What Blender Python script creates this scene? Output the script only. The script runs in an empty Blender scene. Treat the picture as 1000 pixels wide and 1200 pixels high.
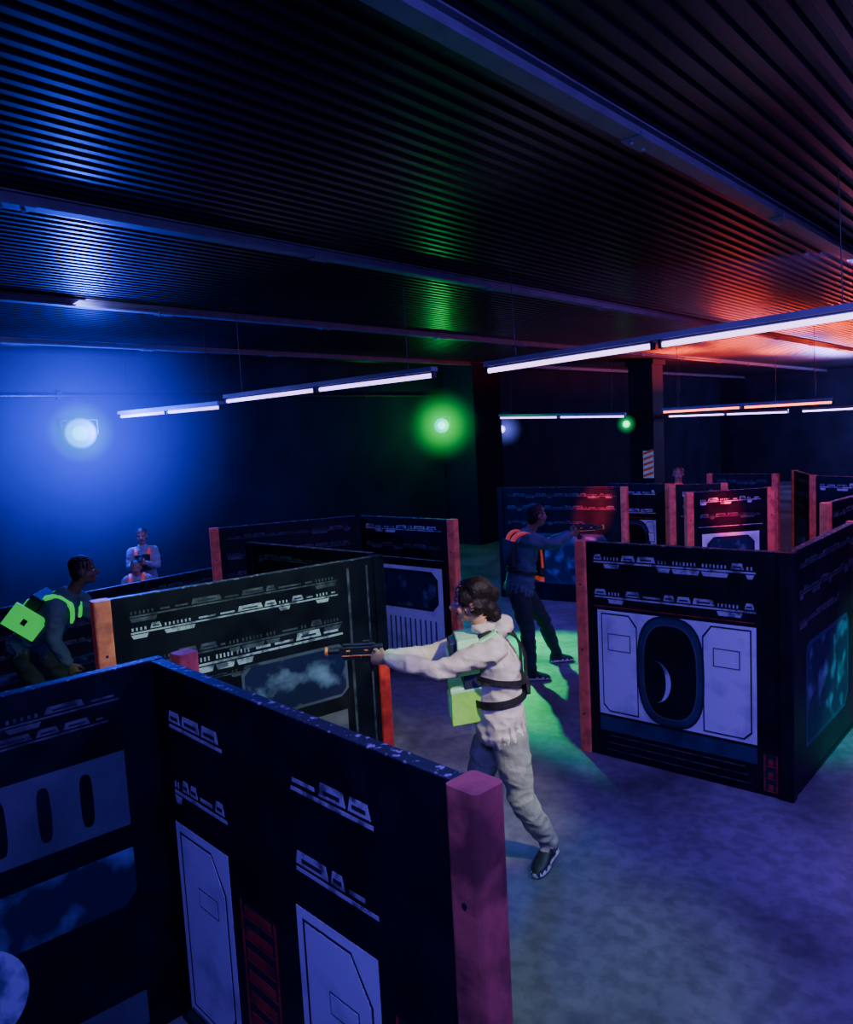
import bpy, bmesh, math, random
import numpy as np
from mathutils import Vector, Matrix, noise, kdtree
scene=bpy.context.scene
COL=scene.collection
rng=random.Random(7)

# ------------------------------------------------------------------ materials
def mat(name,col,rough=.6,metal=0.,col2=None,nscale=8.,ndetail=4.,bump=0.,bscale=None,emis=None,estr=0.,thr=(.35,.65),spec=.5):
    m=bpy.data.materials.new(name);m.use_nodes=True
    nt=m.node_tree;b=nt.nodes['Principled BSDF']
    b.inputs['Base Color'].default_value=(*col,1);b.inputs['Roughness'].default_value=rough
    b.inputs['Metallic'].default_value=metal
    b.inputs['Specular IOR Level'].default_value=spec
    tc=nt.nodes.new('ShaderNodeTexCoord')
    n=nt.nodes.new('ShaderNodeTexNoise');n.inputs['Scale'].default_value=nscale;n.inputs['Detail'].default_value=ndetail
    nt.links.new(tc.outputs['Object'],n.inputs['Vector'])
    r=nt.nodes.new('ShaderNodeValToRGB')
    c2=col2 if col2 else tuple(c*.75 for c in col)
    r.color_ramp.elements[0].position=thr[0];r.color_ramp.elements[0].color=(*c2,1)
    r.color_ramp.elements[1].position=thr[1];r.color_ramp.elements[1].color=(*col,1)
    nt.links.new(n.outputs['Fac'],r.inputs['Fac']);nt.links.new(r.outputs['Color'],b.inputs['Base Color'])
    if bump:
        n2=nt.nodes.new('ShaderNodeTexNoise');n2.inputs['Scale'].default_value=bscale or nscale*4;n2.inputs['Detail'].default_value=5
        nt.links.new(tc.outputs['Object'],n2.inputs['Vector'])
        bp=nt.nodes.new('ShaderNodeBump');bp.inputs['Strength'].default_value=bump;bp.inputs['Distance'].default_value=.01
        nt.links.new(n2.outputs['Fac'],bp.inputs['Height']);nt.links.new(bp.outputs['Normal'],b.inputs['Normal'])
    if emis:
        b.inputs['Emission Color'].default_value=(*emis,1);b.inputs['Emission Strength'].default_value=estr
    return m
M={}
M['black']=mat('print_black',(.009,.010,.016),.42,col2=(.003,.003,.006),nscale=5,bump=.1,spec=.25)
M['lilac']=mat('print_white',(.74,.72,.88),.42,col2=(.46,.44,.58),nscale=4.5,ndetail=8,bump=.05,thr=(.3,.5))
M['lilac2']=mat('print_grey',(.10,.10,.145),.45,nscale=6)
M['line']=mat('print_outline',(.012,.012,.03),.5)
M['strip']=mat('print_trim',(.48,.48,.54),.45,col2=(.10,.10,.13),nscale=17,ndetail=7,thr=(.38,.52))
M['strip2']=mat('print_trim_faint',(.10,.105,.12),.5,col2=(.02,.02,.03),nscale=18)
M['navy']=mat('print_navy',(.035,.05,.12),.45,col2=(.015,.02,.06),nscale=4)
M['moon']=mat('print_moon',(.55,.6,.75),.5,col2=(.12,.14,.25),nscale=9,thr=(.42,.6))
M['neb']=mat('print_nebula',(.30,.36,.56),.5,col2=(.008,.010,.05),nscale=4.2,ndetail=9,thr=(.54,.78))
M['redp']=mat('print_red',(.55,.05,.03),.5,col2=(.12,.02,.02),nscale=14)
M['post']=mat('post_paint_orange',(.95,.22,.10),.5,col2=(.50,.11,.06),nscale=9,bump=.25,thr=(.35,.55),emis=(1,.12,.05),estr=.02)
M['postdim']=mat('post_paint_worn',(.60,.16,.10),.5,col2=(.18,.05,.04),nscale=6,bump=.35,thr=(.40,.60))
M['postred']=mat('post_paint_red',(.85,.05,.03),.45,col2=(.4,.02,.02),nscale=12,bump=.2,emis=(1,.05,.02),estr=.03)
M['edge']=mat('worn_edge',(.03,.03,.04),.5,col2=(.45,.40,.42),nscale=38,thr=(.36,.42))
M['steel']=mat('painted_steel',(.05,.05,.06),.4,.6,nscale=10,bump=.1)
M['beam']=mat('beam_paint',(.15,.15,.19),.5,.1,nscale=6,bump=.1,spec=.3)
M['dark']=mat('dark_plastic',(.02,.02,.024),.4,nscale=20)
M['white']=mat('white_enamel',(.22,.22,.3),.4,nscale=6)

# ------------------------------------------------------------------ mesh builder
class MB:
    def __init__(s): s.v=[];s.f=[];s.m=[]
    def add(s,vs,fs,mi):
        o=len(s.v);s.v+= [tuple(v) for v in vs]
        for f in fs: s.f.append([i+o for i in f]);s.m.append(mi)
    def box(s,x0,x1,y0,y1,z0,z1,mi):
        s.add([(x,y,z) for z in(z0,z1) for y in(y0,y1) for x in(x0,x1)],
              [(0,2,3,1),(4,5,7,6),(0,1,5,4),(2,6,7,3),(0,4,6,2),(1,3,7,5)],mi)
    def obox(s,c,ax,half,mi):
        vs=[]
        for k in(-1,1):
            for j in(-1,1):
                for i in(-1,1): vs.append(Vector(c)+ax[0]*half[0]*i+ax[1]*half[1]*j+ax[2]*half[2]*k)
        s.add(vs,[(0,2,3,1),(4,5,7,6),(0,1,5,4),(2,6,7,3),(0,4,6,2),(1,3,7,5)],mi)
    def prism(s,pts,y0,y1,mi):
        n=len(pts)
        vs=[(p[0],y0,p[1]) for p in pts]+[(p[0],y1,p[1]) for p in pts]
        fs=[list(range(n)),list(range(2*n-1,n-1,-1))]+[[i,i+n,(i+1)%n+n,(i+1)%n] for i in range(n)]
        s.add(vs,fs,mi)
    def cyl(s,a,b,r,mi,n=16,r2=None):
        a=Vector(a);b=Vector(b);d=(b-a).normalized();u=d.orthogonal().normalized();w=d.cross(u)
        r2=r if r2 is None else r2
        vs=[a+(u*math.cos(t)+w*math.sin(t))*r for t in [2*math.pi*i/n for i in range(n)]]+[b+(u*math.cos(t)+w*math.sin(t))*r2 for t in [2*math.pi*i/n for i in range(n)]]
        s.add(vs,[list(range(n-1,-1,-1)),list(range(n,2*n))]+[[i,(i+1)%n,(i+1)%n+n,i+n] for i in range(n)],mi)
    def rings(s,R,mi):
        n=20;vs=[]
        for c,a,b in R:
            for i in range(n):
                t=2*math.pi*i/n;vs.append(c+a*math.cos(t)+b*math.sin(t))
        fs=[]
        for k in range(len(R)-1):
            for i in range(n):
                j=(i+1)%n;fs.append([k*n+i,k*n+j,(k+1)*n+j,(k+1)*n+i])
        fs.append(list(range(n-1,-1,-1)));fs.append([(len(R)-1)*n+i for i in range(n)])
        s.add(vs,fs,mi)
    def ell(s,c,ax,r,mi):
        R=[]
        for k in range(13):
            t=-math.pi/2+math.pi*k/12;cs=max(math.cos(t),.03)
            R.append((Vector(c)+ax[2]*r[2]*math.sin(t),ax[0]*r[0]*cs,ax[1]*r[1]*cs))
        s.rings(R,mi)
    def limb(s,pts,rad,mi,flat=1.,side=None):
        pts=[Vector(p) for p in pts];P=[];Rr=[]
        for i in range(len(pts)-1):
            L=(pts[i+1]-pts[i]).length;n=max(2,int(L/.02))
            for k in range(n):
                t=k/n;P.append(pts[i].lerp(pts[i+1],t));tt=t*t*(3-2*t);Rr.append(rad[i]*(1-tt)+rad[i+1]*tt)
        P.append(pts[-1]);Rr.append(rad[-1])
        Q=P[:]
        for _ in range(2):
            Q=[Q[0]]+[(Q[i-1]+Q[i]*2+Q[i+1])/4 for i in range(1,len(Q)-1)]+[Q[-1]]
        P=Q
        T=[(P[min(i+1,len(P)-1)]-P[max(i-1,0)]).normalized() for i in range(len(P))]
        u=(side if side else T[0].orthogonal());u=(u-T[0]*u.dot(T[0])).normalized()
        R=[(P[0]-T[0]*Rr[0]*math.sin(a),0,Rr[0]*max(math.cos(a),.05)) for a in (1.5,1.1,.7,.35)]
        R+=[(P[i],i,Rr[i]) for i in range(len(P))]
        R+=[(P[-1]+T[-1]*Rr[-1]*math.sin(a),len(P)-1,Rr[-1]*max(math.cos(a),.05)) for a in (.35,.7,1.1,1.5)]
        out=[]
        for c,i,r in R:
            t=T[i];u=(u-t*u.dot(t)).normalized();w=t.cross(u);out.append((c,u*r,w*r*flat))
        s.rings(out,mi)
    def obj(s,name,mats,parent=None,matrix=None,smooth=False,bevel=0,origin=None):
        me=bpy.data.meshes.new(name)
        vs=s.v
        if origin is not None: vs=[(v[0]-origin[0],v[1]-origin[1],v[2]-origin[2]) for v in vs]
        me.from_pydata(vs,[],s.f);me.update()
        for m in mats: me.materials.append(m)
        me.polygons.foreach_set('material_index',s.m)
        bm=bmesh.new();bm.from_mesh(me);bmesh.ops.recalc_face_normals(bm,faces=bm.faces);bm.to_mesh(me);bm.free()
        if smooth: me.polygons.foreach_set('use_smooth',[True]*len(me.polygons))
        o=bpy.data.objects.new(name,me);COL.objects.link(o)
        if matrix is not None: o.matrix_world=matrix
        if origin is not None and parent is None: o.location=origin
        if parent: o.parent=parent
        if bevel:
            b=o.modifiers.new('bevel','BEVEL');b.width=bevel;b.segments=2;b.limit_method='ANGLE'
        return o
def empty(name,loc):
    e=bpy.data.objects.new(name,None);e.location=loc;e.empty_display_size=.2;COL.objects.link(e);return e

# ------------------------------------------------------------------ camera
F=Vector((-.6518,.7514,-.1029));R=Vector((.7579,.6503,-.0522));U=Vector((-.0277,.112,.9933))
cam=bpy.data.cameras.new('camera');co=bpy.data.objects.new('camera',cam);COL.objects.link(co)
cam.sensor_width=36;cam.lens=915.5/1200*36;cam.clip_start=.05;cam.clip_end=200
rm=Matrix((R,U,-F)).transposed().to_4x4();rm.translation=Vector((0,0,2.5));co.matrix_world=rm
scene.camera=co

# ------------------------------------------------------------------ room
X0,X1,Y0,Y1,ZC=-11.,6.,-4.,30.,3.9
def simple(name,x0,x1,y0,y1,z0,z1,m,bevel=0):
    b=MB();c=((x0+x1)/2,(y0+y1)/2,(z0+z1)/2);b.box(x0,x1,y0,y1,z0,z1,0);return b.obj(name,[m],origin=c,bevel=bevel)
fm=bpy.data.materials.new('floor_concrete');fm.use_nodes=True;nt=fm.node_tree;b=nt.nodes['Principled BSDF']
tc=nt.nodes.new('ShaderNodeTexCoord')
def N(sc,det,dist=0.):
    n=nt.nodes.new('ShaderNodeTexNoise');n.inputs['Scale'].default_value=sc;n.inputs['Detail'].default_value=det;n.inputs['Distortion'].default_value=dist
    nt.links.new(tc.outputs['Object'],n.inputs['Vector']);return n
n1=N(.9,7,.8);n2=N(13,10,.2)
r1=nt.nodes.new('ShaderNodeValToRGB');r1.color_ramp.elements[0].position=.35;r1.color_ramp.elements[0].color=(.10,.095,.10,1);r1.color_ramp.elements[1].position=.62;r1.color_ramp.elements[1].color=(.23,.22,.23,1)
r2=nt.nodes.new('ShaderNodeValToRGB');r2.color_ramp.elements[0].position=.38;r2.color_ramp.elements[0].color=(.68,.68,.68,1);r2.color_ramp.elements[1].position=.6;r2.color_ramp.elements[1].color=(1,1,1,1)
mx=nt.nodes.new('ShaderNodeMix');mx.data_type='RGBA';mx.blend_type='MULTIPLY';mx.inputs[0].default_value=1
nt.links.new(n1.outputs['Fac'],r1.inputs['Fac']);nt.links.new(n2.outputs['Fac'],r2.inputs['Fac'])
nt.links.new(r1.outputs['Color'],mx.inputs[6]);nt.links.new(r2.outputs['Color'],mx.inputs[7]);nt.links.new(mx.outputs[2],b.inputs['Base Color'])
mr=nt.nodes.new('ShaderNodeMapRange');mr.inputs[3].default_value=.25;mr.inputs[4].default_value=.55;nt.links.new(n1.outputs['Fac'],mr.inputs[0]);nt.links.new(mr.outputs[0],b.inputs['Roughness'])
bp=nt.nodes.new('ShaderNodeBump');bp.inputs['Strength'].default_value=.12;bp.inputs['Distance'].default_value=.01;nt.links.new(n2.outputs['Fac'],bp.inputs['Height']);nt.links.new(bp.outputs['Normal'],b.inputs['Normal'])
simple('floor',X0,X1,Y0,Y1,-.1,0,fm)
wm=mat('wall_paint_navy',(.018,.020,.04),.8,col2=(.011,.012,.026),nscale=1.2,bump=.2,bscale=14,spec=.1)
simple('wall_left',X0-.2,X0,Y0,Y1,0,ZC,wm)
simple('wall_right',X1,X1+.2,Y0,Y1,0,ZC,wm)
simple('wall_back',X0,X1,Y1,Y1+.2,0,ZC,wm)
simple('wall_front',X0,X1,Y0-.2,Y0,0,ZC,wm)
cm=mat('ceiling_corrugated_metal',(.017,.016,.022),.30,.0,col2=(.011,.010,.015),nscale=2,spec=.11)
cb=MB();prof=[];x=X0;p=.1
while x<X1:
    for dx,dz in((0,0),(.04,0),(.052,.018),(.088,.018)): prof.append((x+dx,ZC+dz))
    x+=p
prof=[q for q in prof if q[0]<=X1]
n=len(prof)
vs=[(q[0],Y0,q[1]) for q in prof]+[(q[0],Y1,q[1]) for q in prof]+[(prof[0][0],Y0,ZC+.1),(prof[-1][0],Y0,ZC+.1),(prof[-1][0],Y1,ZC+.1),(prof[0][0],Y1,ZC+.1)]
cb.add(vs,[[i,i+1,i+1+n,i+n] for i in range(n-1)]+[[2*n,2*n+1,2*n+2,2*n+3]],0)
cb.obj('ceiling',[cm])
for i,xb in enumerate((-1.72,-4.48,-7.3,-10.1,1.1,3.9)):
    b=MB();w=.045
    b.box(xb-w,xb+w,Y0+.01,Y1-.01,ZC-.075,ZC-.06,0)
    b.box(xb-.012,xb+.012,Y0+.01,Y1-.01,ZC-.06,ZC-.002,0)
    b.box(xb-w,xb+w,Y0+.01,Y1-.01,ZC-.012,ZC-.003,0)
    y=Y0+1.1+.4*(i%3)
    while y<Y1-1:
        b.box(xb-w-.008,xb+w+.008,y-.1,y+.1,ZC-.083,ZC-.055,0)
        for k in(-.06,.06): b.cyl((xb-.02,y+k,ZC-.095),(xb-.02,y+k,ZC-.08),.012,0,8)
        y+=2.2
    b.obj('ceiling_beam',[M['beam']])
colm=mat('column_paint',(.012,.012,.024),.7,nscale=2,bump=.15,spec=.15)
def column(x,y,w,wy=None):
    wy=wy or w
    b=MB();b.box(x-w,x+w,y-wy,y+wy,0,ZC-.01,0);b.box(x-w-.03,x+w+.03,y-wy-.03,y+wy+.03,0,.12,0);b.box(x-w-.05,x+w+.05,y-wy-.05,y+wy+.05,ZC-.14,ZC-.01,0)
    b.obj('column',[colm],bevel=.015)
column(-10.52,13.85,.42,.5);column(-8.2,17.6,.3)
b=MB()
for z in(3.25,): b.cyl((X0+.05,Y0+.1,z),(X0+.05,13.2,z),.025,0,10)
for y in range(-3,13,2): b.box(X0+.001,X0+.06,y-.03,y+.03,3.2,3.3,0)
b.obj('trim_conduit',[M['steel']])
b=MB();b.box(-.13,.13,-.008,0,-.32,.32,0)
for k in range(5):
    z=-.28+k*.13;b.prism([(-.12,z-.02),(.12,z+.06),(.12,z+.12),(-.12,z+.04)],-.011,-.008,1)
b.obj('warning_sign',[mat('sign_white',(.8,.8,.8),.5,emis=(.7,.7,1),estr=.06),mat('sign_red',(.8,.06,.04),.5,emis=(1,.1,.05),estr=.06)],matrix=Matrix.Translation((-8.03,17.29,1.45)))

# ------------------------------------------------------------------ light fixtures
def tubefix(x0,x1,y,z0,z1,col,strength,name='fluorescent_light'):
    e=empty(name,((x0+x1)/2,y,(z0+z1)/2));L=x1-x0
    tm=mat('tube_glow',(.9,.9,.9),.3,emis=col,estr=strength)
    b=MB();rot=Matrix.Rotation(-math.atan2(z1-z0,L),4,'Y')
    h=L/2
    b.box(-h,h,-.045,.045,.035,.075,0);b.box(-h,h,-.02,.02,.02,.035,0)
    for xx in(-h+.01,-.03,.03,h-.01):
        b.box(xx-.012,xx+.012,-.022,.022,-.025,.036,1)
    for xx in(-h*.8,h*.8):
        b.cyl((xx,0,.07),(xx,0,ZC-(z0+z1)/2-.02),.004,1,6)
    b.obj('housing',[M['white'],M['dark']],parent=e,bevel=.004)
    t=MB();t.cyl((-h+.02,0,0),(-.045,0,0),.019,0,14);t.cyl((.045,0,0),(h-.02,0,0),.019,0,14)
    t.obj('tubes',[tm],parent=e,smooth=True)
    e.rotation_euler=rot.to_euler()
UV=(.55,.34,1.)
tubefix(-3.86,-.9,5.3,2.965,3.06,(.70,.44,1.),4.)
tubefix(-7.5,-4.42,5.3,2.95,2.98,UV,4)
tubefix(-10.35,-7.97,5.55,2.92,2.91,UV,4)
tubefix(-9.9,-6.95,14,2.7,2.58,UV,4)
tubefix(-6.2,-3.3,14,2.62,2.62,(1.,.16,.06),5)
tubefix(-8.7,-5.7,20,2.55,2.5,UV,7)
tubefix(-5.4,-2.4,20,2.5,2.5,UV,7)

def lamp(kind,name,loc,col,power,size=.3,target=None,cone=60,blend=.6,sizey=None):
    l=bpy.data.lights.new(name,kind);l.color=col;l.energy=power
    if kind=='AREA':
        l.size=size
        if sizey: l.shape='RECTANGLE';l.size_y=sizey
    else: l.shadow_soft_size=size
    if kind=='SPOT': l.spot_size=math.radians(cone);l.spot_blend=blend
    o=bpy.data.objects.new(name,l);o.location=loc;COL.objects.link(o)
    if target is not None: o.rotation_euler=(Vector(target)-Vector(loc)).to_track_quat('-Z','Y').to_euler()
    return o
def glow_halo(e,loc,off,Rr,col,k,power,clipx=None):
    """painted halo around the lamp: emission-only volume with radial falloff"""
    m=bpy.data.materials.new('painted_glow');m.use_nodes=True;nt=m.node_tree;nt.nodes.clear()
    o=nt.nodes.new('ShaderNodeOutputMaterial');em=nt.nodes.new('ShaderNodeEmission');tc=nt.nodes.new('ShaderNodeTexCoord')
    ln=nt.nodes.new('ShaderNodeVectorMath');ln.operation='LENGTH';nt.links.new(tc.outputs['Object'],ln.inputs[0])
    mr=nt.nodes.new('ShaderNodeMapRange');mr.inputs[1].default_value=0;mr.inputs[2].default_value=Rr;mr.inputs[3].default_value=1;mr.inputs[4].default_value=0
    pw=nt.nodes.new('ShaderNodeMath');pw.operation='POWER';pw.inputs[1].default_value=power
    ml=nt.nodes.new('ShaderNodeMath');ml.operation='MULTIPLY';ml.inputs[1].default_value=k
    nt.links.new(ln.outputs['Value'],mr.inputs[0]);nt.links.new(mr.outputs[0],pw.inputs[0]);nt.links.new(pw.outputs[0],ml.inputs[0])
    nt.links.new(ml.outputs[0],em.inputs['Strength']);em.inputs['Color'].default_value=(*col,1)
    nt.links.new(em.outputs[0],o.inputs['Volume'])  # glow is put into the volume itself, nothing here scatters lamp light
    me=bpy.data.meshes.new('glow_halo');bm=bmesh.new();bmesh.ops.create_icosphere(bm,subdivisions=4,radius=Rr)
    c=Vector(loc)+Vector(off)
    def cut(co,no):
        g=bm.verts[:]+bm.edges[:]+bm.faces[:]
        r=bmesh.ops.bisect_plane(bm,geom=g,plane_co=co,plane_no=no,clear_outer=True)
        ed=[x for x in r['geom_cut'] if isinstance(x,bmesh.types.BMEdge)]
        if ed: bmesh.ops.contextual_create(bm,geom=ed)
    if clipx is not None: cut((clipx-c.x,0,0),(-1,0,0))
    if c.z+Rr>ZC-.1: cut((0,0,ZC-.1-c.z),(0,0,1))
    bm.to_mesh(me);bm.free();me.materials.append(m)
    ob=bpy.data.objects.new('painted_glow',me);COL.objects.link(ob);ob.parent=e;ob.location=off
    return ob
def par(loc,aim,col,strength,r=.1,name='stage_spotlight',mount=None,core=(.6,1.,1.),cs=1.3):
    e=empty(name,loc);d=(Vector(aim)-Vector(loc)).normalized()
    b=MB();b.cyl(-d*.2,-d*.02,r*.75,0,20,r2=r*1.05);b.cyl(-d*.02,d*.03,r*1.12,0,20,r2=r*1.12)
    for k in range(4): b.cyl(-d*(.19-.03*k),-d*(.18-.03*k),r*.95,0,20)
    s=d.cross(Vector((0,0,1))).normalized()
    for q in(-1,1): b.obox(s*q*(r*1.2)+Vector((0,0,.08))-d*.05,(s,d,Vector((0,0,1))),(.006,.02,.1),0)
    b.obox(Vector((0,0,.18))-d*.05,(s,d,Vector((0,0,1))),(r*1.2,.02,.006),0)
    if mount:
        m=Vector(mount)-Vector(loc);b.cyl(Vector((0,0,.18))-d*.05,m,.015,0,8)
    b.obj('body',[M['dark']],parent=e)
    l=MB();l.cyl(d*.031,d*.036,r*1.0,0,24)
    l.obj('lens',[mat('lens_glow',(.02,.02,.02),.3,emis=col,estr=strength)],parent=e)
    q=MB();q.cyl(d*.037,d*.04,r*.55,0,20);q.obj('led_core',[mat('core_glow',(.02,.02,.02),.3,emis=core,estr=strength*cs)],parent=e)
    return e
CAMP=(0,0,2.5)
P1=(-10.75,5.15,2.72)
e=par(P1,CAMP,(.0,.55,.9),1.2,.19,mount=(-10.99,5.15,2.95),core=(.0,1.,.9),cs=1.6)
glow_halo(e,P1,(.3,-.15,0),2.5,(.022,.03,1.),1.5,2.7,clipx=X0+.01);glow_halo(e,P1,(.4,-.18,0),.46,(.0,.85,.8),1.7,1.3)
P2=(-10.6,12.85,2.60)
e=par(P2,CAMP,(.0,.3,.9),1.4,.15,mount=(-10.99,12.85,2.8),core=(.1,.8,1.),cs=2.)
glow_halo(e,P2,(.2,-.22,0),.85,(.0,1.,.12),2.6,2.4,clipx=X0+.01)
P3=(-10.75,15.25,2.45)
e=par(P3,CAMP,(.3,.35,1.),4,.09,mount=(-10.99,15.25,2.65),core=(.6,.7,1));glow_halo(e,P3,(.25,-.2,0),.45,(.15,.15,1.),3.,2,clipx=X0+.01)
P4=(-8.35,16.85,2.42)
e=par(P4,CAMP,(.0,1.,.3),3,.08,mount=(-8.3,17.28,2.6),core=(.1,1,.5));glow_halo(e,P4,(.05,-.1,0),.25,(0.,1.,.2),5,2)

# ------------------------------------------------------------------ barriers
BM=['black','lilac','lilac2','line','strip','strip2','navy','moon','neb','redp','post','postred','edge','postdim']
BI={k:i for i,k in enumerate(BM)}
T=.026
class Art:
    def __init__(s,b,side,L,h): s.b=b;s.s=side;s.L=L;s.h=h
    def poly(s,pts,lv,m):
        y0=s.s*T;y1=s.s*(T+.0015*lv);s.b.prism(pts,y0,y1,BI[m])
    def rect(s,x0,x1,z0,z1,lv,m): s.poly([(x0,z0),(x1,z0),(x1,z1),(x0,z1)],lv,m)
    def sup(s,cx,cz,rx,rz,lv,m,e=.75,n=36,off=0):
        pts=[]
        for i in range(n):
            t=2*math.pi*i/n;c,q=math.cos(t),math.sin(t)
            pts.append((cx+rx*math.copysign(abs(c)**e,c),cz+rz*math.copysign(abs(q)**e,q)))
        s.poly(pts,lv,m)
    def strip(s,x0,x1,z,hh=.05,faint=False):
        a='strip2' if faint else 'strip'
        s.rect(x0,x1,z-hh*.1,z+hh*.06,1,a)
        x=x0
        while x<x1-.05:
            w=min(rng.uniform(.05,.2),x1-x-.01);k=rng.random();g=.012
            if k<.45:
                s.poly([(x,z+hh*.2),(x+w,z+hh*.2),(x+w-g,z+hh*.75),(x+g,z+hh*.75)],1,a)
                s.rect(x+w*.2,x+w*.8,z+hh*.35,z+hh*.5,2,'line')
            elif k<.75:
                s.poly([(x,z-hh*.2),(x+w,z-hh*.2),(x+w-g,z-hh*.6),(x+g,z-hh*.6)],1,a)
                nn=int(w/.025)
                for i in range(nn): s.rect(x+.006+i*.025,x+.016+i*.025,z+hh*.2,z+hh*.5,1,a)
            else: s.rect(x+.01,x+w-.01,z+hh*.25,z+hh*.42,1,a)
            x+=w+.012
    def door(s,x0,x1,z0,z1,flip=False):
        s.rect(x0,x1,z0,z1,1,'lilac')
        w=x1-x0;m=.035;c=min(.11,w*.25)
        P=[(x0+m,z0+m),(x1-m-c*.6,z0+m),(x1-m,z0+m+c),(x1-m,z1-m-c*1.3),(x1-m-c*.9,z1-m),(x0+m,z1-m)]
        if flip: P=[(x0+x1-p[0],p[1]) for p in P][::-1]
        cx=sum(p[0] for p in P)/6;cz=sum(p[1] for p in P)/6
        s.poly(P,2,'line')
        Q=[(cx+(p[0]-cx)*(1-.028/w*1.0),cz+(p[1]-cz)*(1-.02/(z1-z0))) for p in P];s.poly(Q,3,'lilac')
        s.rect(cx-w*.18,cx+w*.18,cz+.12,cz+.2,4,'lilac2');s.rect(cx-w*.18+.006,cx+w*.18-.006,cz+.126,cz+.194,5,'lilac')
        s.rect(x0+.01,x1-.01,z0+.006,z0+.012,2,'lilac2')
    def lattice(s,x0,x1,z0,z1):
        s.rect(x0,x1,z0,z1,1,'line')
        s.rect(x0,x0+.012,z0,z1,2,'redp');s.rect(x1-.012,x1,z0,z1,2,'redp')
        z=z0
        while z<z1-.06:
            s.rect(x0+.02,x1-.02,z+.01,z+.018,2,'redp');s.rect(x0+.03,x1-.03,z+.025,z+.06,2,'redp');z+=.085
    def ribs(s,x0,x1,z0,z1):
        z=z0;k=0
        while z<z1-.03:
            s.rect(x0+.02*k,x1-.02*k,z+.012,z+.02,1,'strip2');z+=.055;k+=1
def hatch_layout(a,L,h):
    a.strip(.06,L-.14,h-.14,.075);a.strip(.06,L-.14,h-.40,.075);a.rect(.05,L-.15,h-.475,h-.469,1,'redp')
    x0,x1=.08,L-.14;z0,z1=.33,h-.5;w=x1-x0
    a.rect(x0,x1,z0,z1,1,'lilac')
    for (p,q,fl) in((x0+.01,x0+w*.29,False),(x1-w*.33,x1-.01,True)):
        m=.02;c=.08
        P=[(p+m,z0+m+.05),(p+m+.05,z0+m),(q-m,z0+m),(q-m,z0+.16),(q-m,z0+.2),(q-m,z1-.18),(q-m+ .0,z1-.1),(q-m-.06,z1-m),(p+m,z1-m)]
        if fl: P=[(p+q-k[0],k[1]) for k in P][::-1]
        cx=(p+q)/2;cz=(z0+z1)/2
        a.poly(P,2,'line');a.poly([(cx+(k[0]-cx)*.94,cz+(k[1]-cz)*.97) for k in P],3,'lilac')
        a.rect(cx-.09,cx+.09,z1-.3,z1-.17,4,'lilac2');a.rect(cx-.082,cx+.082,z1-.292,z1-.178,5,'lilac')
    cx=x0+w*.485;cz=(z0+z1)/2+.0;rz=(z1-z0)*.5
    a.sup(cx,cz,.245,rz+.005,4,'line',.7);a.sup(cx,cz,.23,rz-.012,5,'navy',.7)
    a.sup(cx,cz,.20,rz-.05,6,'lilac2',.72);a.sup(cx,cz,.19,rz-.06,7,'black',.72)
    pts=[]
    for i in range(21):
        t=math.pi*(-.5+i/20);pts.append((cx-.10+.12*math.cos(t)*.9,cz-.08+.15*math.sin(t)))
    for i in range(20,-1,-1):
        t=math.pi*(-.5+i/20);pts.append((cx-.10+.08*math.cos(t)*.9,cz-.08+.15*math.sin(t)))
    a.poly(pts,8,'moon')
    a.rect(x0,x1,.20,.31,1,'navy');a.ribs(.12,L-.18,.04,.2)
    a.lattice(L-.1,L-.01,.02,.28)
def doors_layout(a,L,h):
    n=2;w=L/n
    for i in range(n):
        x=i*w
        a.strip(x+.12,x+w*.62,h-.24,.085);a.strip(x+.12,x+w*.62,h-.52,.085)
        a.door(x+.10,x+w*.60,.1,h-.66)
        a.lattice(x+w*.68,x+w*.95,.05,h-.8)
        a.rect(x+.05,x+w*.62,.03,.08,1,'strip2')
def fleet_layout(a,L,h):
    a.strip(.1,L-.3,h-.12,.06,True);a.strip(.1,L-.3,h-.22,.06);a.strip(.1,L-.28,h-.42,.07,True);a.strip(.1,L-.28,h-.50,.09)
    a.strip(.1,L*.5,h-.60,.04,True)
    a.poly([(L*.42,h-.95),(L-.32,h-.95),(L-.26,h-.9),(L-.26,h-.62),(L-.32,h-.57),(L*.46,h-.57),(L*.42,h-.62)],1,'lilac2')
    a.poly([(L*.42+.02,h-.93),(L-.32,h-.93),(L-.28,h-.89),(L-.28,h-.63),(L-.33,h-.59),(L*.46,h-.59),(L*.42+.02,h-.64)],2,'neb')
    a.rect(.1,L-.28,.1,h-1.05,1,'lilac2');a.door(.14,L*.38,.14,h-1.0);
    a.rect(L-.22,L-.2,.05,h-.05,1,'strip2');a.rect(L-.06,L-.045,.05,h-.05,1,'strip2')
def vent_layout(a,L,h):
    a.strip(.06,L-.2,h-.12,.05,True);a.strip(.06,L-.25,h-.2,.05,True)
    a.rect(.04,L-.2,h-.66,h-.34,1,'lilac2')
    x=.1
    while x<L-.3: a.sup(x+.03,h-.5,.025,.11,2,'black',.6,16);x+=.16
    a.poly([(.04,h-1.0),(L-.25,h-1.0),(L-.2,h-.95),(L-.2,h-.76),(.04,h-.76)],1,'neb')
    a.sup(L*.48,h-1.12,.2,.2,2,'moon',1.);a.rect(.04,L-.2,.05,.2,1,'lilac2')
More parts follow.
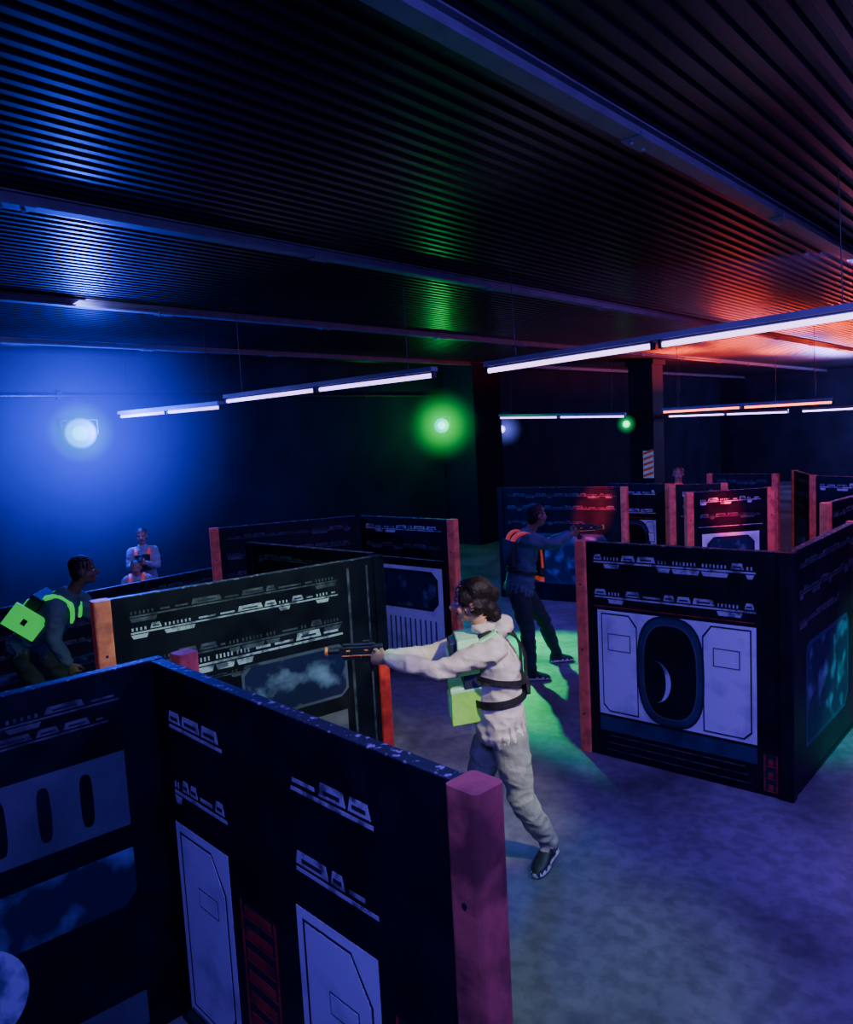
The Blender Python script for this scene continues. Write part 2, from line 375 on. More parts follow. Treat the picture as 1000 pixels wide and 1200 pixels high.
def window_layout(a,L,h):
    a.strip(.08,L-.08,h-.12,.06);a.strip(.08,L-.08,h-.3,.05,True);a.rect(.06,L-.06,h-.42,h-.414,1,'strip')
    a.rect(.1,L-.1,.1,h-.5,1,'lilac')
    m=.06;x0,x1,z0,z1=.1+m,L-.1-m,h-.95,h-.54
    a.poly([(x0+.08,z0),(x1-.08,z0),(x1,z0+.08),(x1,z1-.08),(x1-.08,z1),(x0+.08,z1),(x0,z1-.08),(x0,z0+.08)],2,'line')
    m+=.03;x0,x1,z0,z1=.1+m,L-.1-m,h-.92,h-.57
    a.poly([(x0+.07,z0),(x1-.07,z0),(x1,z0+.07),(x1,z1-.07),(x1-.07,z1),(x0+.07,z1),(x0,z1-.07),(x0,z0+.07)],3,'neb')
    x=.16
    while x<L-.2: a.rect(x,x+.02,.2,h-1.05,2,'lilac2');x+=.07
def plain_layout(a,L,h):
    a.strip(.06,L-.06,h-.12,.05,True);a.strip(.06,L-.06,h-.3,.06,True);a.strip(.06,L*.7,h-.5,.05,True)
    a.poly([(.2,.25),(L-.3,.25),(L-.2,.35),(L-.2,h-.72),(L-.26,h-.65),(.26,h-.65),(.2,h-.72)],1,'navy')
    a.poly([(.24,.28),(L-.32,.28),(L-.24,.37),(L-.24,h-.74),(L-.28,h-.68),(.28,h-.68),(.24,h-.74)],2,'neb')
LAY=dict(hatch=hatch_layout,doors=doors_layout,fleet=fleet_layout,vent=vent_layout,window=window_layout,plain=plain_layout)
def add_post(b,x,w,z0,z1,m):
    r=w*.3;pts=[]
    for cx,cy,a0 in((w-r,w-r,0),(-w+r,w-r,90),(-w+r,-w+r,180),(w-r,-w+r,270)):
        for k in range(4):
            t=math.radians(a0+k*30);pts.append((x+cx+r*math.cos(t),cy+r*math.sin(t)))
    n=len(pts);vs=[(p[0],p[1],z0) for p in pts]+[(p[0],p[1],z1) for p in pts]
    b.add(vs,[list(range(n-1,-1,-1)),list(range(n,2*n))]+[[i,(i+1)%n,(i+1)%n+n,i+n] for i in range(n)],BI[m])
def barrier(A,B,lay,h=1.62,pA='post',pB='post',pw=.045,z=0,back='plain',pwA=None):
    A=Vector((*A,0));B=Vector((*B,0));L=(B-A).length
    b=MB();b.box(0,L,-T,T,.0,h,BI['black'])
    b.box(0,L,-T,T,h,h+.004,BI['edge'])
    b.box(0,L,-T-.004,T+.004,0,.03,BI['black'])
    LAY[lay](Art(b,-1,L,h),L,h);LAY[back](Art(b,1,L,h),L,h)
    for x,pm,w in((-(pwA or pw),pA,pwA or pw),(L+pw,pB,pw)):
        if not pm: continue
        if pm=='half': add_post(b,x,w,0,h*.55,'postred');add_post(b,x,w,h*.55,h+.005,'black')
        elif pm=='black': add_post(b,x,w,0,h+.005,'black')
        else:
            add_post(b,x,w,0,h+.006,pm)
            for zz in(.3,.8,1.3): b.cyl((x,-w-.004,zz),(x,-w+.002,zz),.008,BI['line'],8)
    ang=math.atan2(B.y-A.y,B.x-A.x)
    return b.obj('maze_barrier',[M[k] for k in BM],matrix=Matrix.Translation(A)@Matrix.Rotation(ang,4,'Z'))
barrier((-2.98,1.66),(-1.24,1.50),'doors',h=1.6,pA=None,pB='postdim',pw=.056)
barrier((-3.22,.1),(-3.02,1.70),'vent',h=1.6,pA='post',pB=None,pw=.04)
b=MB();add_post(b,0,.045,0,1.60,'post');b.obj('maze_support_post',[M[k] for k in BM],matrix=Matrix.Translation((-3.0,1.80,0)))
barrier((-4.36,2.16),(-3.97,3.93),'fleet',pA='post',pB='half',pwA=.05)
barrier((-5.5,4.06),(-4.08,4.06),'plain',pA='black',pB=None)
barrier((-6.08,5.93),(-4.86,5.93),'window',pA=None,pB='post')
barrier((-6.85,4.62),(-6.16,5.9),'plain',pA='post',pB=None)
barrier((-2.88,5.13),(-1.52,5.14),'hatch',pA='post',pB='black')
barrier((-1.47,5.22),(-1.45,6.7),'plain',pA=None,pB='post')
barrier((-6.6,9.35),(-4.86,9.6),'plain',pA='black')
barrier((-5.3,10.1),(-4.45,10.1),'hatch',pA=None)
barrier((-4.25,9.95),(-3.75,10.2),'window')
barrier((-3.62,8.95),(-3.0,9.62),'window',pA='post')
barrier((-4.48,11.9),(-3.6,11.85),'plain')
barrier((-3.45,12.45),(-3.0,11.6),'plain')
barrier((-2.9,11.45),(-2.1,11.15),'hatch')
barrier((-1.96,8.1),(-1.8,9.6),'plain')
barrier((-8.1,1.2),(-8.05,5.4),'plain',h=1.0,pA='black',pB='black')

# ------------------------------------------------------------------ people
R2=Vector((.7554,.6553,0));F2=Vector((-.6553,.7554,0));UP=Vector((0,0,1))
def PW(l,d,z): return R2*l+F2*d+UP*z
skin=mat('skin',(.50,.27,.17),.5,nscale=20,bump=.03,col2=(.46,.24,.15))
skin2=mat('skin_dark',(.16,.08,.05),.5,nscale=20,bump=.03)
lip=mat('lips',(.35,.10,.08),.45)
hairm=mat('hair_dark',(.012,.007,.006),.55,nscale=60,bump=.6,bscale=70,spec=.25)
eyew=mat('eye_white',(.7,.7,.7),.2);eyed=mat('eye_iris',(.02,.012,.01),.2)
solem=mat('shoe_sole',(.55,.55,.53),.6);shoem=mat('shoe_black',(.015,.015,.018),.55)
def remesh_object(name,mb,mats,voxel,parent,origin,smooth=3,folds=None):
    me=bpy.data.meshes.new('src');me.from_pydata([tuple(Vector(v)-origin) for v in mb.v],[],mb.f)
    bm=bmesh.new();bm.from_mesh(me);bmesh.ops.recalc_face_normals(bm,faces=bm.faces);bm.to_mesh(me);bm.free()
    o=bpy.data.objects.new('tmp',me);COL.objects.link(o)
    r=o.modifiers.new('r','REMESH');r.mode='VOXEL';r.voxel_size=voxel
    s=o.modifiers.new('s','SMOOTH');s.iterations=smooth;s.factor=.5
    dg=bpy.context.evaluated_depsgraph_get();ev=o.evaluated_get(dg);nm=bpy.data.meshes.new_from_object(ev)
    bpy.data.objects.remove(o)
    vm=[0]*len(mb.v)
    for f,m in zip(mb.f,mb.m):
        for i in f: vm[i]=m
    kd=kdtree.KDTree(len(mb.v))
    for i,v in enumerate(mb.v): kd.insert(Vector(v)-origin,i)
    kd.balance()
    nm.materials.clear()
    for m in mats: nm.materials.append(m)
    vlab=[vm[kd.find(v.co)[1]] for v in nm.vertices]
    for p in nm.polygons:
        ls=[vlab[i] for i in p.vertices];p.material_index=max(set(ls),key=ls.count);p.use_smooth=True
    if folds:
        nors=[v.normal.copy() for v in nm.vertices]
        for i,v in enumerate(nm.vertices):
            a=folds.get(vlab[i],0)
            if a:
                q=v.co;k=noise.noise(Vector((q.x*7+q.z*3,q.y*7,q.z*11)))+.4*noise.noise(Vector((q.x*16,q.y*16+q.z*6,q.z*22)))
                k=1-abs(k)*2.0;v.co+=nors[i]*a*(k-.4)
    nm.name=name;ob=bpy.data.objects.new(name,nm);COL.objects.link(ob);ob.parent=parent
    return ob
def head(mb,c,f,u,S=1.,hair=1,long=False,skm=0,hm=1,lm=2):
    f=f.normalized();s=u.cross(f).normalized();u=f.cross(s).normalized();ax=(f,s,u)
    def P(a,b,d): return c+(f*a+s*b+u*d)*S
    def E(p,r,m): mb.ell(P(*p),ax,[k*S for k in r],m)
    E((-.012,0,.03),(.095,.074,.083),skm);E((.022,0,-.035),(.066,.057,.078),skm)
    E((.055,0,-.088),(.030,.032,.022),skm);E((.02,0,-.075),(.055,.052,.03),skm)
    mb.limb([P(.086,0,.008),P(.112,0,-.026)],[.008*S,.014*S],skm);E((.100,0,-.032),(.014,.017,.009),skm)
    E((.076,.028,.016),(.014,.024,.008),skm);E((.076,-.028,.016),(.014,.024,.008),skm)
    E((.064,.036,-.035),(.022,.02,.024),skm);E((.064,-.036,-.035),(.022,.02,.024),skm)
    E((.086,0,-.055),(.010,.022,.006),lm);E((.083,0,-.065),(.010,.018,.006),lm)
    for q in(-1,1): E((-.008,q*.075,-.012),(.018,.010,.031),skm)
    if hair:
        E((-.022,0,.05),(.100,.084,.078),hm);E((-.055,0,0),(.062,.080,.085),hm)
        if long:
            E((-.035,0,.055),(.105,.092,.080),hm)
            E((-.11,.0,.03),(.055,.055,.055),hm);E((-.095,.0,-.05),(.045,.062,.075),hm);E((-.12,.01,-.09),(.035,.045,.05),hm)
            for q in(-1,1):
                E((.02,.068*q,.035),(.05,.020,.045),hm);E((-.03,.074*q,-.02),(.04,.020,.06),hm)
                mb.limb([P(.055,.055*q,.05),P(.052,.068*q,.0),P(.035,.07*q,-.055)],[.010*S,.008*S,.005*S],hm)
    return ax,P
def hand(mb,w,d,n,t,curl=.6,m=0,S=1.):
    d=d.normalized();n=(n-d*n.dot(d)).normalized();t=(t-d*t.dot(d)-n*t.dot(n)).normalized()
    R=[]
    for k,(a,wd,th) in enumerate(((-.02,.026,.02),(0,.027,.019),(.02,.034,.018),(.05,.041,.016),(.08,.042,.014),(.092,.036,.010))):
        R.append((w+d*a*S,t*wd*S,n*th*S))
    mb.rings(R,m)
    for k,(off,L,r) in enumerate(((.031,.070,.0088),(.011,.079,.0090),(-.010,.073,.0086),(-.030,.057,.0078))):
        p=w+d*.082*S+t*off*S;pts=[p-d*.02*S,p];ang=0;cc=curl*(1+.08*k)
        for fr,da in((.45,.9),(.32,1.1),(.23,.7)):
            ang+=cc*da;p=p+(d*math.cos(ang)+n*math.sin(ang))*L*fr*S;pts.append(p)
        mb.limb(pts,[r*S*1.05,r*S*1.05,r*S,r*S*.95,r*S*.82],m)
    p=w+d*.022*S+t*.026*S;p2=p+(d*.55+t*.62+n*.35).normalized()*.038*S;p3=p2+(d*.85+t*.15+n*.5).normalized()*.032*S;p4=p3+(d*.9-t*.1+n*.45).normalized()*.024*S
    mb.limb([p,p2,p3,p4],[.014*S,.0115*S,.0105*S,.009*S],m)
def figure(name,J,mt,f,hf,S=1.,voxel=.008,long=False,hood=False,curl=1.0,hu=None,bulk=1.,hands=True):
    org=J['root'];e=empty(name,org)
    f=f.normalized();s=UP.cross(f).normalized()
    mb=MB()
    pel,ch,nk=J['pelvis'],J['chest'],J['neck']
    ax_up=(nk-pel).normalized();ff=(f-ax_up*f.dot(ax_up)).normalized()
    def tr(c,rx,ry): return (c,s*rx*S*bulk,ff*ry*S*bulk)
    rings=[tr(pel-ax_up*.10*S,.172,.130),tr(pel-ax_up*.07*S,.186,.146),tr(pel,.182,.142),tr(pel.lerp(ch,.4),.164,.13),tr(pel.lerp(ch,.75),.168,.130),tr(ch,.178,.130),tr(ch.lerp(nk,.4),.180,.118),tr(ch.lerp(nk,.7),.150,.095),tr(ch.lerp(nk,.95),.085,.075),tr(nk+ax_up*.015,.06,.06)]
    RR=[]
    for i in range(len(rings)-1):
        for k in range(4):
            t=k/4;RR.append(tuple(rings[i][j].lerp(rings[i+1][j],t) for j in range(3)))
    RR.append(rings[-1]);mb.rings(RR,3)
    mb.ell(pel-UP*.06*S-f*.02,(f,s,UP),(.125*S,.165*S,.13*S),4)
    for q in('L','R'):
        sh,el,wr=J['sh'+q],J['el'+q],J['wr'+q]
        mb.limb([ch.lerp(nk,.5),sh,sh.lerp(el,.5),el,el.lerp(wr,.5),wr],[.075*S,.070*S*bulk,.062*S*bulk,.052*S*bulk,.048*S*bulk,.036*S*bulk],3)
        hp,kn,an=J['hp'+q],J['kn'+q],J['an'+q]
        mb.limb([hp,hp.lerp(kn,.4),kn,kn.lerp(an,.35),an+UP*.02],[.104*S,.098*S,.074*S,.070*S,.056*S],4)
        to=J['to'+q];td=(to-an);td.z=0;td.normalize();ts=UP.cross(td)
        b0=Vector((an.x,an.y,0))-td*.06*S
        tilt=J.get('tilt'+q,0.);dd=(td*math.cos(tilt)-UP*math.sin(tilt)).normalized();uu=(UP*math.cos(tilt)+td*math.sin(tilt)).normalized()
        lift=math.sin(tilt)*.25*S
        R_=[]
        for a,w,h in((-.01,.025,.035),(.01,.036,.048),(.05,.040,.052),(.09,.040,.045),(.14,.047,.034),(.19,.047,.026),(.225,.036,.020),(.24,.02,.012)):
            R_.append((b0+UP*lift+dd*a*S+uu*(h+.014)*S,ts*w*S,uu*h*S))
        mb.rings(R_,5)
        R_=[]
        for a,w in((-.018,.024),(-.008,.034),(.0,.038),(.015,.040),(.03,.041),(.045,.041),(.06,.041),(.08,.0405),(.10,.040),(.125,.045),(.15,.050),(.175,.050),(.20,.048),(.22,.042),(.235,.036),(.252,.016)):
            R_.append((b0+UP*lift+dd*a*S+uu*.016*S,ts*w*1.04*S,uu*.016*S))
        mb.rings(R_,6)
        mb.limb([an+UP*.03,b0+UP*lift+dd*.06*S+uu*.05*S],[.042*S,.038*S],5)
    hc=J['head']
    if hood:
        mb.ell(nk-ff*.085+UP*.0,(ff,s,UP),(.075,.12,.055),3);mb.ell(nk-ff*.0+UP*.02,(ff,s,UP),(.085,.09,.035),3)
        mb.rings([tr(pel-ax_up*.12,.17,.13),tr(pel-ax_up*.07,.19,.15)],3)
    remesh_object('clothed_body',mb,mt,voxel,e,org,3,{3:.013*S,4:.011*S})
    hb=MB();hu=hu or UP
    ax,P=head(hb,hc,hf,hu,S,1,long)
    hb.limb([nk-UP*.02,hc-ax[0]*.015*S-ax[2]*.06*S],[.054*S,.05*S],0)
    remesh_object('head',hb,mt,voxel*.6,e,org,2,{1:.012*S if long else .005*S})
    eb=MB()
    for q in(-1,1):
        eb.ell(P(.0765,q*.029,.0),ax,(.011*S,.013*S,.009*S),0);eb.ell(P(.0845,q*.029,.0),ax,(.005*S,.006*S,.006*S),1)
        eb.limb([P(.088,q*.014,.020),P(.090,q*.03,.026),P(.078,q*.046,.02)],[.003*S]*3,2)
    eb.obj('eyes',[eyew,eyed,hairm],parent=e,smooth=True,origin=org)
    if hands:
        hm=MB()
        for q in('L','R'):
            wr,el=J['wr'+q],J['el'+q];d=J.get('hd'+q,(wr-el).normalized())
            hand(hm,wr+d*.02,d,J['hn'+q],J['ht'+q],J.get('curl'+q,curl),0,S)
            hm.limb([wr-d*.05*S,wr+d*.02*S],[.028*S,.027*S],0)
        remesh_object('hands',hm,[mt[0]],.0035 if voxel<.01 else .006,e,org,1)
    return e,ff,s,org
gunor=mat('gun_orange',(.9,.25,.05),.45,emis=(1,.2,.03),estr=.08)
def gun(loc,d,parent,org,S=1.):
    d=d.normalized();s=UP.cross(d).normalized();u=d.cross(s);loc=Vector(loc);ax=(d,s,u)
    b=MB()
    def B(a,z,hx,hy,hz,m): b.obox(loc+d*a*S+u*z*S,ax,(hx*S,hy*S,hz*S),m)
    B(.06,.035,.11,.022,.026,0);B(-.04,.03,.03,.026,.034,0);B(.06,.068,.09,.012,.008,0);B(.10,.0,.05,.018,.014,0)
    b.cyl(loc+d*.16*S+u*.038*S,loc+d*.235*S+u*.038*S,.017*S,0,16);b.cyl(loc+d*.235*S+u*.038*S,loc+d*.25*S+u*.038*S,.024*S,1,16)
    b.obox(loc+d*-.005*S-u*.035*S,((d*.97+u*.25).normalized(),s,(u*.97-d*.25).normalized()),(.02*S,.017*S,.05*S),0)
    for a in(.02,.12): B(a,.04,.012,.0235,.006,1)
    B(.06,.012,.10,.0235,.004,1)
    b.limb([loc+d*.025*S-u*.0*S,loc+d*.055*S-u*.03*S,loc+d*.02*S-u*.045*S],[.004*S]*3,0)
    B(.02,.082,.02,.008,.01,0)
    return b.obj('laser_tag_gun',[M['dark'],gunor],bevel=.004,origin=org,parent=parent)
def ribbon(mb,pts,normals,w,th,mi):
    P=[Vector(p) for p in pts];Q=[];NN=[]
    for i in range(len(P)-1):
        p0,p1,p2,p3=P[max(i-1,0)],P[i],P[i+1],P[min(i+2,len(P)-1)]
        for k in range(4):
            t=k/4;Q.append(.5*((2*p1)+(p2-p0)*t+(2*p0-5*p1+4*p2-p3)*t*t+(3*p1-p0-3*p2+p3)*t**3));NN.append(normals[i].lerp(normals[i+1],t))
    Q.append(P[-1]);NN.append(normals[-1]);pts,normals=Q,NN
    R_=[]
    for i,p in enumerate(pts):
        t=(pts[min(i+1,len(pts)-1)]-pts[max(i-1,0)]).normalized();n=(normals[i]-t*normals[i].dot(t)).normalized();sd=t.cross(n)
        R_.append([p+sd*w-n*th,p+sd*w+n*th,p-sd*w+n*th,p-sd*w-n*th])
    vs=[v for r in R_ for v in r];fs=[]
    for k in range(len(R_)-1):
        for i in range(4): j=(i+1)%4;fs.append([k*4+i,k*4+j,(k+1)*4+j,(k+1)*4+i])
    fs.append([3,2,1,0]);fs.append([(len(R_)-1)*4+i for i in range(4)]);mb.add(vs,fs,mi)
def belt(mb,c,s,f,rx,ry,w,mi,up=UP):
    pts=[];ns=[]
    for i in range(25):
        t=2*math.pi*i/24;pts.append(c+s*rx*math.cos(t)+f*ry*math.sin(t));ns.append((s*math.cos(t)/rx+f*math.sin(t)/ry).normalized())
    ribbon(mb,pts,ns,w,.004,mi)
vpale=mat('vest_pale_green',(.50,.92,.50),.5,col2=(.32,.75,.34),nscale=9,bump=.25,emis=(.15,1,.3),estr=.06)
vgreen=mat('vest_lime',(.36,.85,.12),.5,col2=(.24,.62,.08),nscale=6,bump=.2,emis=(.2,1,.1),estr=.06)
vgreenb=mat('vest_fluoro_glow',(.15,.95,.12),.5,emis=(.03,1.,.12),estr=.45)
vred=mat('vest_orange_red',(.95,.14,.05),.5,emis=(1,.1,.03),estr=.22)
vblack=mat('strap_black',(.012,.012,.014),.6,nscale=40,bump=.2)
vnavy=mat('vest_navy',(.02,.025,.06),.5)
hoodie=mat('hoodie_cream',(.66,.61,.50),.85,col2=(.53,.49,.40),nscale=12,bump=.3,bscale=60)
jeans=mat('jeans_washed',(.31,.35,.27),.85,col2=(.21,.24,.19),nscale=14,bump=.3,bscale=80)
fw=-R2
J=dict(root=PW(.50,4.25,0),pelvis=PW(.35,4.27,.89),chest=PW(.35,4.28,1.17),neck=PW(.295,4.28,1.385),head=PW(.22,4.27,1.55),
 shL=PW(.335,4.12,1.31),elL=PW(.02,4.10,1.21),wrL=PW(-.245,4.20,1.255),
 shR=PW(.295,4.43,1.31),elR=PW(-.01,4.44,1.205),wrR=PW(-.255,4.31,1.245),
 hpL=PW(.39,4.19,.81),knL=PW(.44,4.14,.45),anL=PW(.60,4.25,.12),toL=PW(.43,4.0,.0),tiltL=.15,
 hpR=PW(.34,4.36,.81),knR=PW(.22,4.38,.46),anR=PW(.28,4.42,.10),toR=PW(.05,4.36,0),
 hnL=F2,htL=UP+F2*.2,hnR=-F2,htR=UP-F2*.2,curlL=1.05,curlR=1.15)
e,ff,s,org=figure('woman',J,[skin,hairm,lip,hoodie,jeans,shoem,solem],fw-F2*.05,fw+F2*.05-UP*.08,voxel=.008,long=True,hood=True)
gun(PW(-.355,4.255,1.27),-R2,e,org)
v=MB();ax=(ff,s,UP);c=J['chest']
v.obox(c+ff*.17+UP*.11,ax,(.06,.12,.10),0);v.obox(c+ff*.235+UP*.12,ax,(.035,.085,.075),1);v.cyl(c+ff*.27+UP*.12,c+ff*.285+UP*.12,.04,0,20)
v.obox(c+ff*.15-UP*.02,ax,(.05,.11,.05),1)
v.obox(c+ff*.19-UP*.175,ax,(.085,.10,.095),2);v.obox(c+ff*.19-UP*.075,ax,(.088,.103,.014),0);v.obox(c+ff*.278-UP*.17,ax,(.006,.07,.06),0)
v.obox(c+ff*.07+UP*.185,((ff-UP*.5).normalized(),s,(UP+ff*.5).normalized()),(.075,.14,.022),0)
v.obj('vest_front_pack',[vpale,vnavy,vgreen],parent=e,bevel=.02,origin=org,smooth=False)
v=MB()
belt(v,J['pelvis'].lerp(c,.42)+UP*.0,s,ff,.185,.155,.02,0)
for q in(-1,1):
    pts=[c+ff*.15+s*.07*q+UP*.1,c+ff*.10+s*.08*q+UP*.205,c+ff*.0+s*.09*q+UP*.22,c-ff*.09+s*.09*q+UP*.18,c-ff*.145+s*.08*q+UP*.08,c-ff*.15+s*.07*q-UP*.03,c-ff*.155+s*.09*q-UP*.15]
    ns=[ff,ff+UP,UP,UP-ff*.7,-ff,-ff,-ff];ribbon(v,pts,ns,.02,.006,0)
    pts=[c+ff*.13+s*.15*q+UP*.0,c+ff*.04+s*.196*q-UP*.03,c-ff*.08+s*.18*q-UP*.06,c-ff*.15+s*.10*q-UP*.08];ribbon(v,pts,[s*q+ff,s*q,s*q-ff*.3,-ff],.014,.004,0)
v.obox(c-ff*.155-UP*.13,ax,(.018,.08,.04),0)
v.obj('vest_straps',[vblack],parent=e,origin=org)
navy=mat('jacket_navy',(.06,.075,.14),.8,nscale=10,bump=.2);blackt=mat('trousers_black',(.015,.016,.022),.8,nscale=10,bump=.2)
J=dict(root=PW(.95,7.7,0),pelvis=PW(.90,7.72,.93),chest=PW(.95,7.72,1.22),neck=PW(1.01,7.72,1.46),head=PW(1.09,7.72,1.61),
 shR=PW(.97,7.57,1.385),elR=PW(1.21,7.56,1.33),wrR=PW(1.40,7.66,1.40),
 shL=PW(.99,7.88,1.385),elL=PW(1.22,7.90,1.30),wrL=PW(1.41,7.77,1.40),
 hpR=PW(.88,7.63,.86),knR=PW(.94,7.58,.46),anR=PW(.95,7.5,.10),toR=PW(1.2,7.5,0),
 hpL=PW(.92,7.82,.86),knL=PW(1.15,7.95,.50),anL=PW(1.29,8.05,.10),toL=PW(1.6,8.1,0),
 hnR=F2,htR=UP,hnL=-F2,htL=UP)
e,ff,s,org=figure('man',J,[skin2,hairm,lip,navy,blackt,shoem,solem],R2+F2*.25,R2+F2*.5,voxel=.012)
gun(PW(1.51,7.73,1.42),R2,e,org)
v=MB();c=J['chest'];ax=(ff,s,UP)
v.obox(c-ff*.15+UP*.0,ax,(.03,.12,.13),0)
for q in(-1,1):
    pts=[c-ff*.16+s*.05*q+UP*.06,c-ff*.13+s*.08*q+UP*.16,c-ff*.06+s*.10*q+UP*.22,c+ff*.03+s*.10*q+UP*.22,c+ff*.13+s*.09*q+UP*.12,c+ff*.15+s*.09*q-UP*.1];ribbon(v,pts,[-ff,-ff,UP-ff,UP,ff+UP,ff],.035,.012,1)
v.obox(c+ff*.15-UP*.05,ax,(.03,.12,.14),0);v.obox(c+ff*.15-UP*.21,ax,(.025,.10,.03),1)
belt(v,J['pelvis'].lerp(c,.45),s,ff,.18,.15,.02,0)
v.obj('laser_vest',[vblack,vred],parent=e,bevel=.012,origin=org)
J=dict(root=PW(-3.4,6.45,0),pelvis=PW(-3.42,6.5,.88),chest=PW(-3.16,6.45,1.12),neck=PW(-2.99,6.42,1.33),head=PW(-2.87,6.42,1.50),
 shR=PW(-3.05,6.24,1.23),elR=PW(-3.04,6.14,.97),wrR=PW(-2.95,6.15,.80),
 shL=PW(-3.03,6.62,1.23),elL=PW(-2.88,6.66,1.0),wrL=PW(-2.68,6.5,1.05),
 hpR=PW(-3.42,6.38,.80),knR=PW(-3.22,6.30,.45),anR=PW(-3.45,6.28,.09),toR=PW(-3.2,6.25,0),
 hpL=PW(-3.42,6.62,.80),knL=PW(-3.2,6.7,.45),anL=PW(-3.3,6.7,.09),toL=PW(-3.0,6.7,0),
 hnR=F2,htR=R2,hnL=-F2,htL=UP)
e,ff,s,org=figure('man',J,[skin2,hairm,lip,navy,blackt,shoem,solem],R2+F2*.1,R2+F2*.35,voxel=.011,bulk=1.12)
up=(J['neck']-J['pelvis']).normalized();ax=(ff,s,up);c=J['chest']
v=MB();v.obox(c-ff*.17-up*.03,ax,(.05,.16,.16),0);v.obox(c-ff*.13-s*.205-up*.10,ax,(.14,.014,.12),1)
v.obox(c-ff*.13-s*.222-up*.10,ax,(.02,.004,.03),0)
v.obox(c-ff*.23-up*.05,ax,(.012,.09,.09),1)
for q in(-1,1):
    pts=[c-ff*.14+s*.10*q+up*.13,c-ff*.05+s*.11*q+up*.22,c+ff*.07+s*.11*q+up*.20,c+ff*.15+s*.10*q+up*.08];ribbon(v,pts,[-ff,up-ff,up,ff+up],.03,.012,1)
v.obj('laser_vest',[vblack,vgreenb],parent=e,bevel=.012,origin=org)
grey=mat('shirt_grey',(.35,.35,.42),.8)
def child(l,d,top,S,shirt,vest,name):
    hz=top-.11*S
    toc=(-F2+R2*.25).normalized();sd=UP.cross(toc)
    o=PW(l,d,0)
    def q(a,b,z): return o+toc*a+sd*b+UP*z
    sc=top/1.7
    J=dict(root=o,pelvis=q(0,0,.93*sc),chest=q(.0,0,1.2*sc),neck=q(.01,0,1.44*sc),head=q(.03,0,hz),
     shL=q(0,.16*S,1.37*sc),elL=q(.08,.2*S,1.12*sc),wrL=q(.24,.06,1.2*sc),shR=q(0,-.16*S,1.37*sc),elR=q(.08,-.2*S,1.12*sc),wrR=q(.24,-.05,1.2*sc),
     hpL=q(0,.08*S,.85*sc),knL=q(.03,.09*S,.46*sc),anL=q(0,.09*S,.09),toL=q(.2,.1,0),hpR=q(0,-.08*S,.85*sc),knR=q(.03,-.09*S,.46*sc),anR=q(0,-.09*S,.09),toR=q(.2,-.1,0),
     hnL=-sd,htL=UP,hnR=sd,htR=UP)
    e,ff,s,org=figure(name,J,[skin,hairm,lip,shirt,blackt,shoem,solem],toc,toc,S=S,voxel=.012)
    c=J['chest'];ax=(ff,s,UP);v=MB()
    v.obox(c+ff*.13*S,ax,(.03,.11*S,.12*S),1)
    for k in(-1,1):
        pts=[c-ff*.13*S+s*.09*k*S,c-ff*.07*S+s*.10*k*S+UP*.19*S,c+ff*.03*S+s*.10*k*S+UP*.20*S,c+ff*.13*S+s*.09*k*S+UP*.12*S,c+ff*.15*S+s*.09*k*S-UP*.1*S];ribbon(v,pts,[-ff,UP-ff,UP,ff+UP,ff],.02,.01,0)
    v.obj('laser_vest',[vest,vblack],parent=e,bevel=.01,origin=org)
    gun(q(.30,0,1.22*sc),toc,e,org)
child(-3.70,10.05,1.44,.86,grey,vred,'boy');child(-3.54,9.35,1.13,.78,grey,vred,'girl')
J=dict(root=PW(4.0,12.3,0),pelvis=PW(4.0,12.3,.95),chest=PW(4.0,12.3,1.22),neck=PW(4.0,12.3,1.46),head=PW(4.0,12.3,1.62),
 shL=PW(3.83,12.3,1.38),elL=PW(3.78,12.25,1.12),wrL=PW(3.85,12.1,.98),shR=PW(4.17,12.3,1.38),elR=PW(4.22,12.25,1.12),wrR=PW(4.15,12.1,.98),
 hpL=PW(3.91,12.3,.88),knL=PW(3.9,12.26,.48),anL=PW(3.9,12.3,.09),toL=PW(3.9,12.0,0),hpR=PW(4.09,12.3,.88),knR=PW(4.1,12.26,.48),anR=PW(4.1,12.3,.09),toR=PW(4.1,12.0,0),
 hnL=R2,htL=-F2,hnR=-R2,htR=-F2)
figure('man',J,[skin,hairm,lip,vred,blackt,shoem,solem],-F2,-F2-R2*.3,voxel=.014,curl=.4)
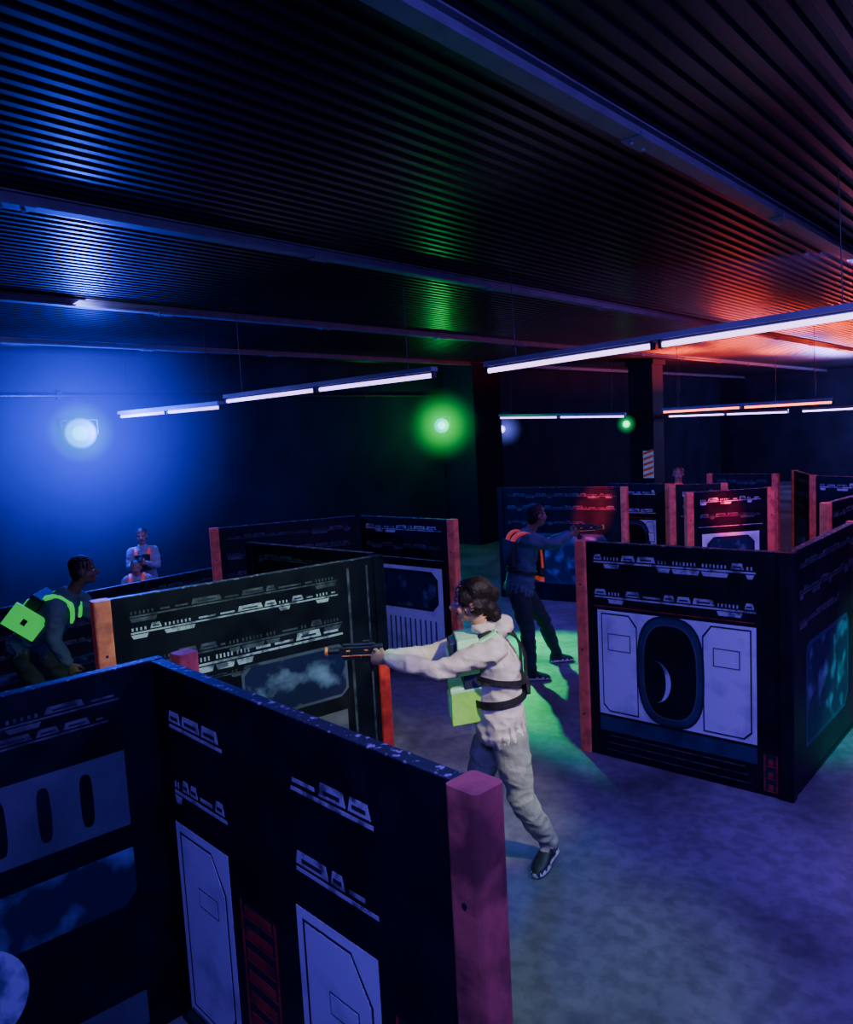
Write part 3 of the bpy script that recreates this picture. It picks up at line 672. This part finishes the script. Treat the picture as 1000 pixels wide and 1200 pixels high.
# ------------------------------------------------------------------ lights
lamp('POINT','blue_spot_glow',(-9.9,5.0,2.72),(.015,.04,1.),650,.14)
lamp('POINT','green_spot_glow',(-10.2,12.5,2.60),(.02,1.,.12),35,.12)
lamp('AREA','blacklight_and_fill',(-.5,.3,3.75),(.15,.095,1.),175,1.2,target=(-2.2,3.4,.5))
lamp('AREA','blacklight_and_fill',(1.0,3.8,3.75),(.20,.09,1.),210,1.2,target=(-.3,4.4,0))
lamp('SPOT','warm_spot',(.3,2.4,3.7),(1.,.92,.44),680,.06,target=(-2.45,3.5,1.05),cone=22,blend=.6)
lamp('SPOT','warm_spot',(-1.5,5.9,3.6),(1.,.88,.6),200,.06,target=(-2.7,3.3,1.35),cone=20,blend=.6)
lamp('SPOT','olive_spot',(-1.2,1.6,3.75),(.42,1.,.03),260,.1,target=(-1.70,2.9,0),cone=30,blend=1.)
lamp('SPOT','green_spot',(-.9,4.6,3.7),(.15,1.,.45),110,.06,target=(-2.5,3.7,.15),cone=18,blend=.9)
lamp('SPOT','green_spot',(-1.9,2.7,3.7),(.5,1.,.22),480,.06,target=(-4.15,3.0,1.25),cone=46,blend=.8)
lamp('SPOT','green_spot',(-7.0,8.4,2.6),(.0,1.,.20),3600,.06,target=(-4.1,6.9,.0),cone=38,blend=.7)
lamp('SPOT','green_spot',(2.5,8.2,3.2),(.0,1.,.55),1500,.06,target=(-1.45,6.5,.3),cone=18,blend=.9)
lamp('AREA','red_uplight',(-6.4,18.6,3.1),(1.,.06,.008),420,1.2,target=(-6.4,18.6,3.9))
lamp('AREA','red_uplight',(-3.0,17.6,3.1),(1.,.06,.008),480,1.2,target=(-3.0,17.6,3.9))
lamp('AREA','red_uplight',(-4.6,22.5,3.0),(1.,.08,.01),700,1.6,target=(-4.6,22.5,3.9))
lamp('SPOT','red_spot',(-3.9,7.6,3.6),(1.,.04,.015),6000,.05,target=(-5.2,9.5,1.35),cone=11,blend=.9)
lamp('SPOT','red_spot',(-2.2,6.6,3.6),(1.,.03,.02),4500,.05,target=(-3.35,9.25,1.35),cone=8,blend=.9)
lamp('POINT','blue_spot_glow',(-4,27,2.6),(.25,.2,1.),1200,.2)
lamp('AREA','blacklight_and_fill',(-5.5,7.2,3.7),(.06,.07,1.),70,1.5,target=(-5.5,7.8,0))
lamp('AREA','blacklight_and_fill',(-7.2,3.4,3.7),(.25,.25,1.),40,.6,target=(-9.,5.,1.1))  # added fill, brightens the children's faces
lamp('AREA','blacklight_and_fill',(-1.5,8.0,3.7),(.35,.10,1.),160,1.2,target=(-3.6,10.2,.8))  # extra light put in to lift the far posts and white prints
w=bpy.data.worlds.new('World');scene.world=w;w.use_nodes=True
w.node_tree.nodes['Background'].inputs[0].default_value=(.02,.025,.3,1);w.node_tree.nodes['Background'].inputs[1].default_value=.05
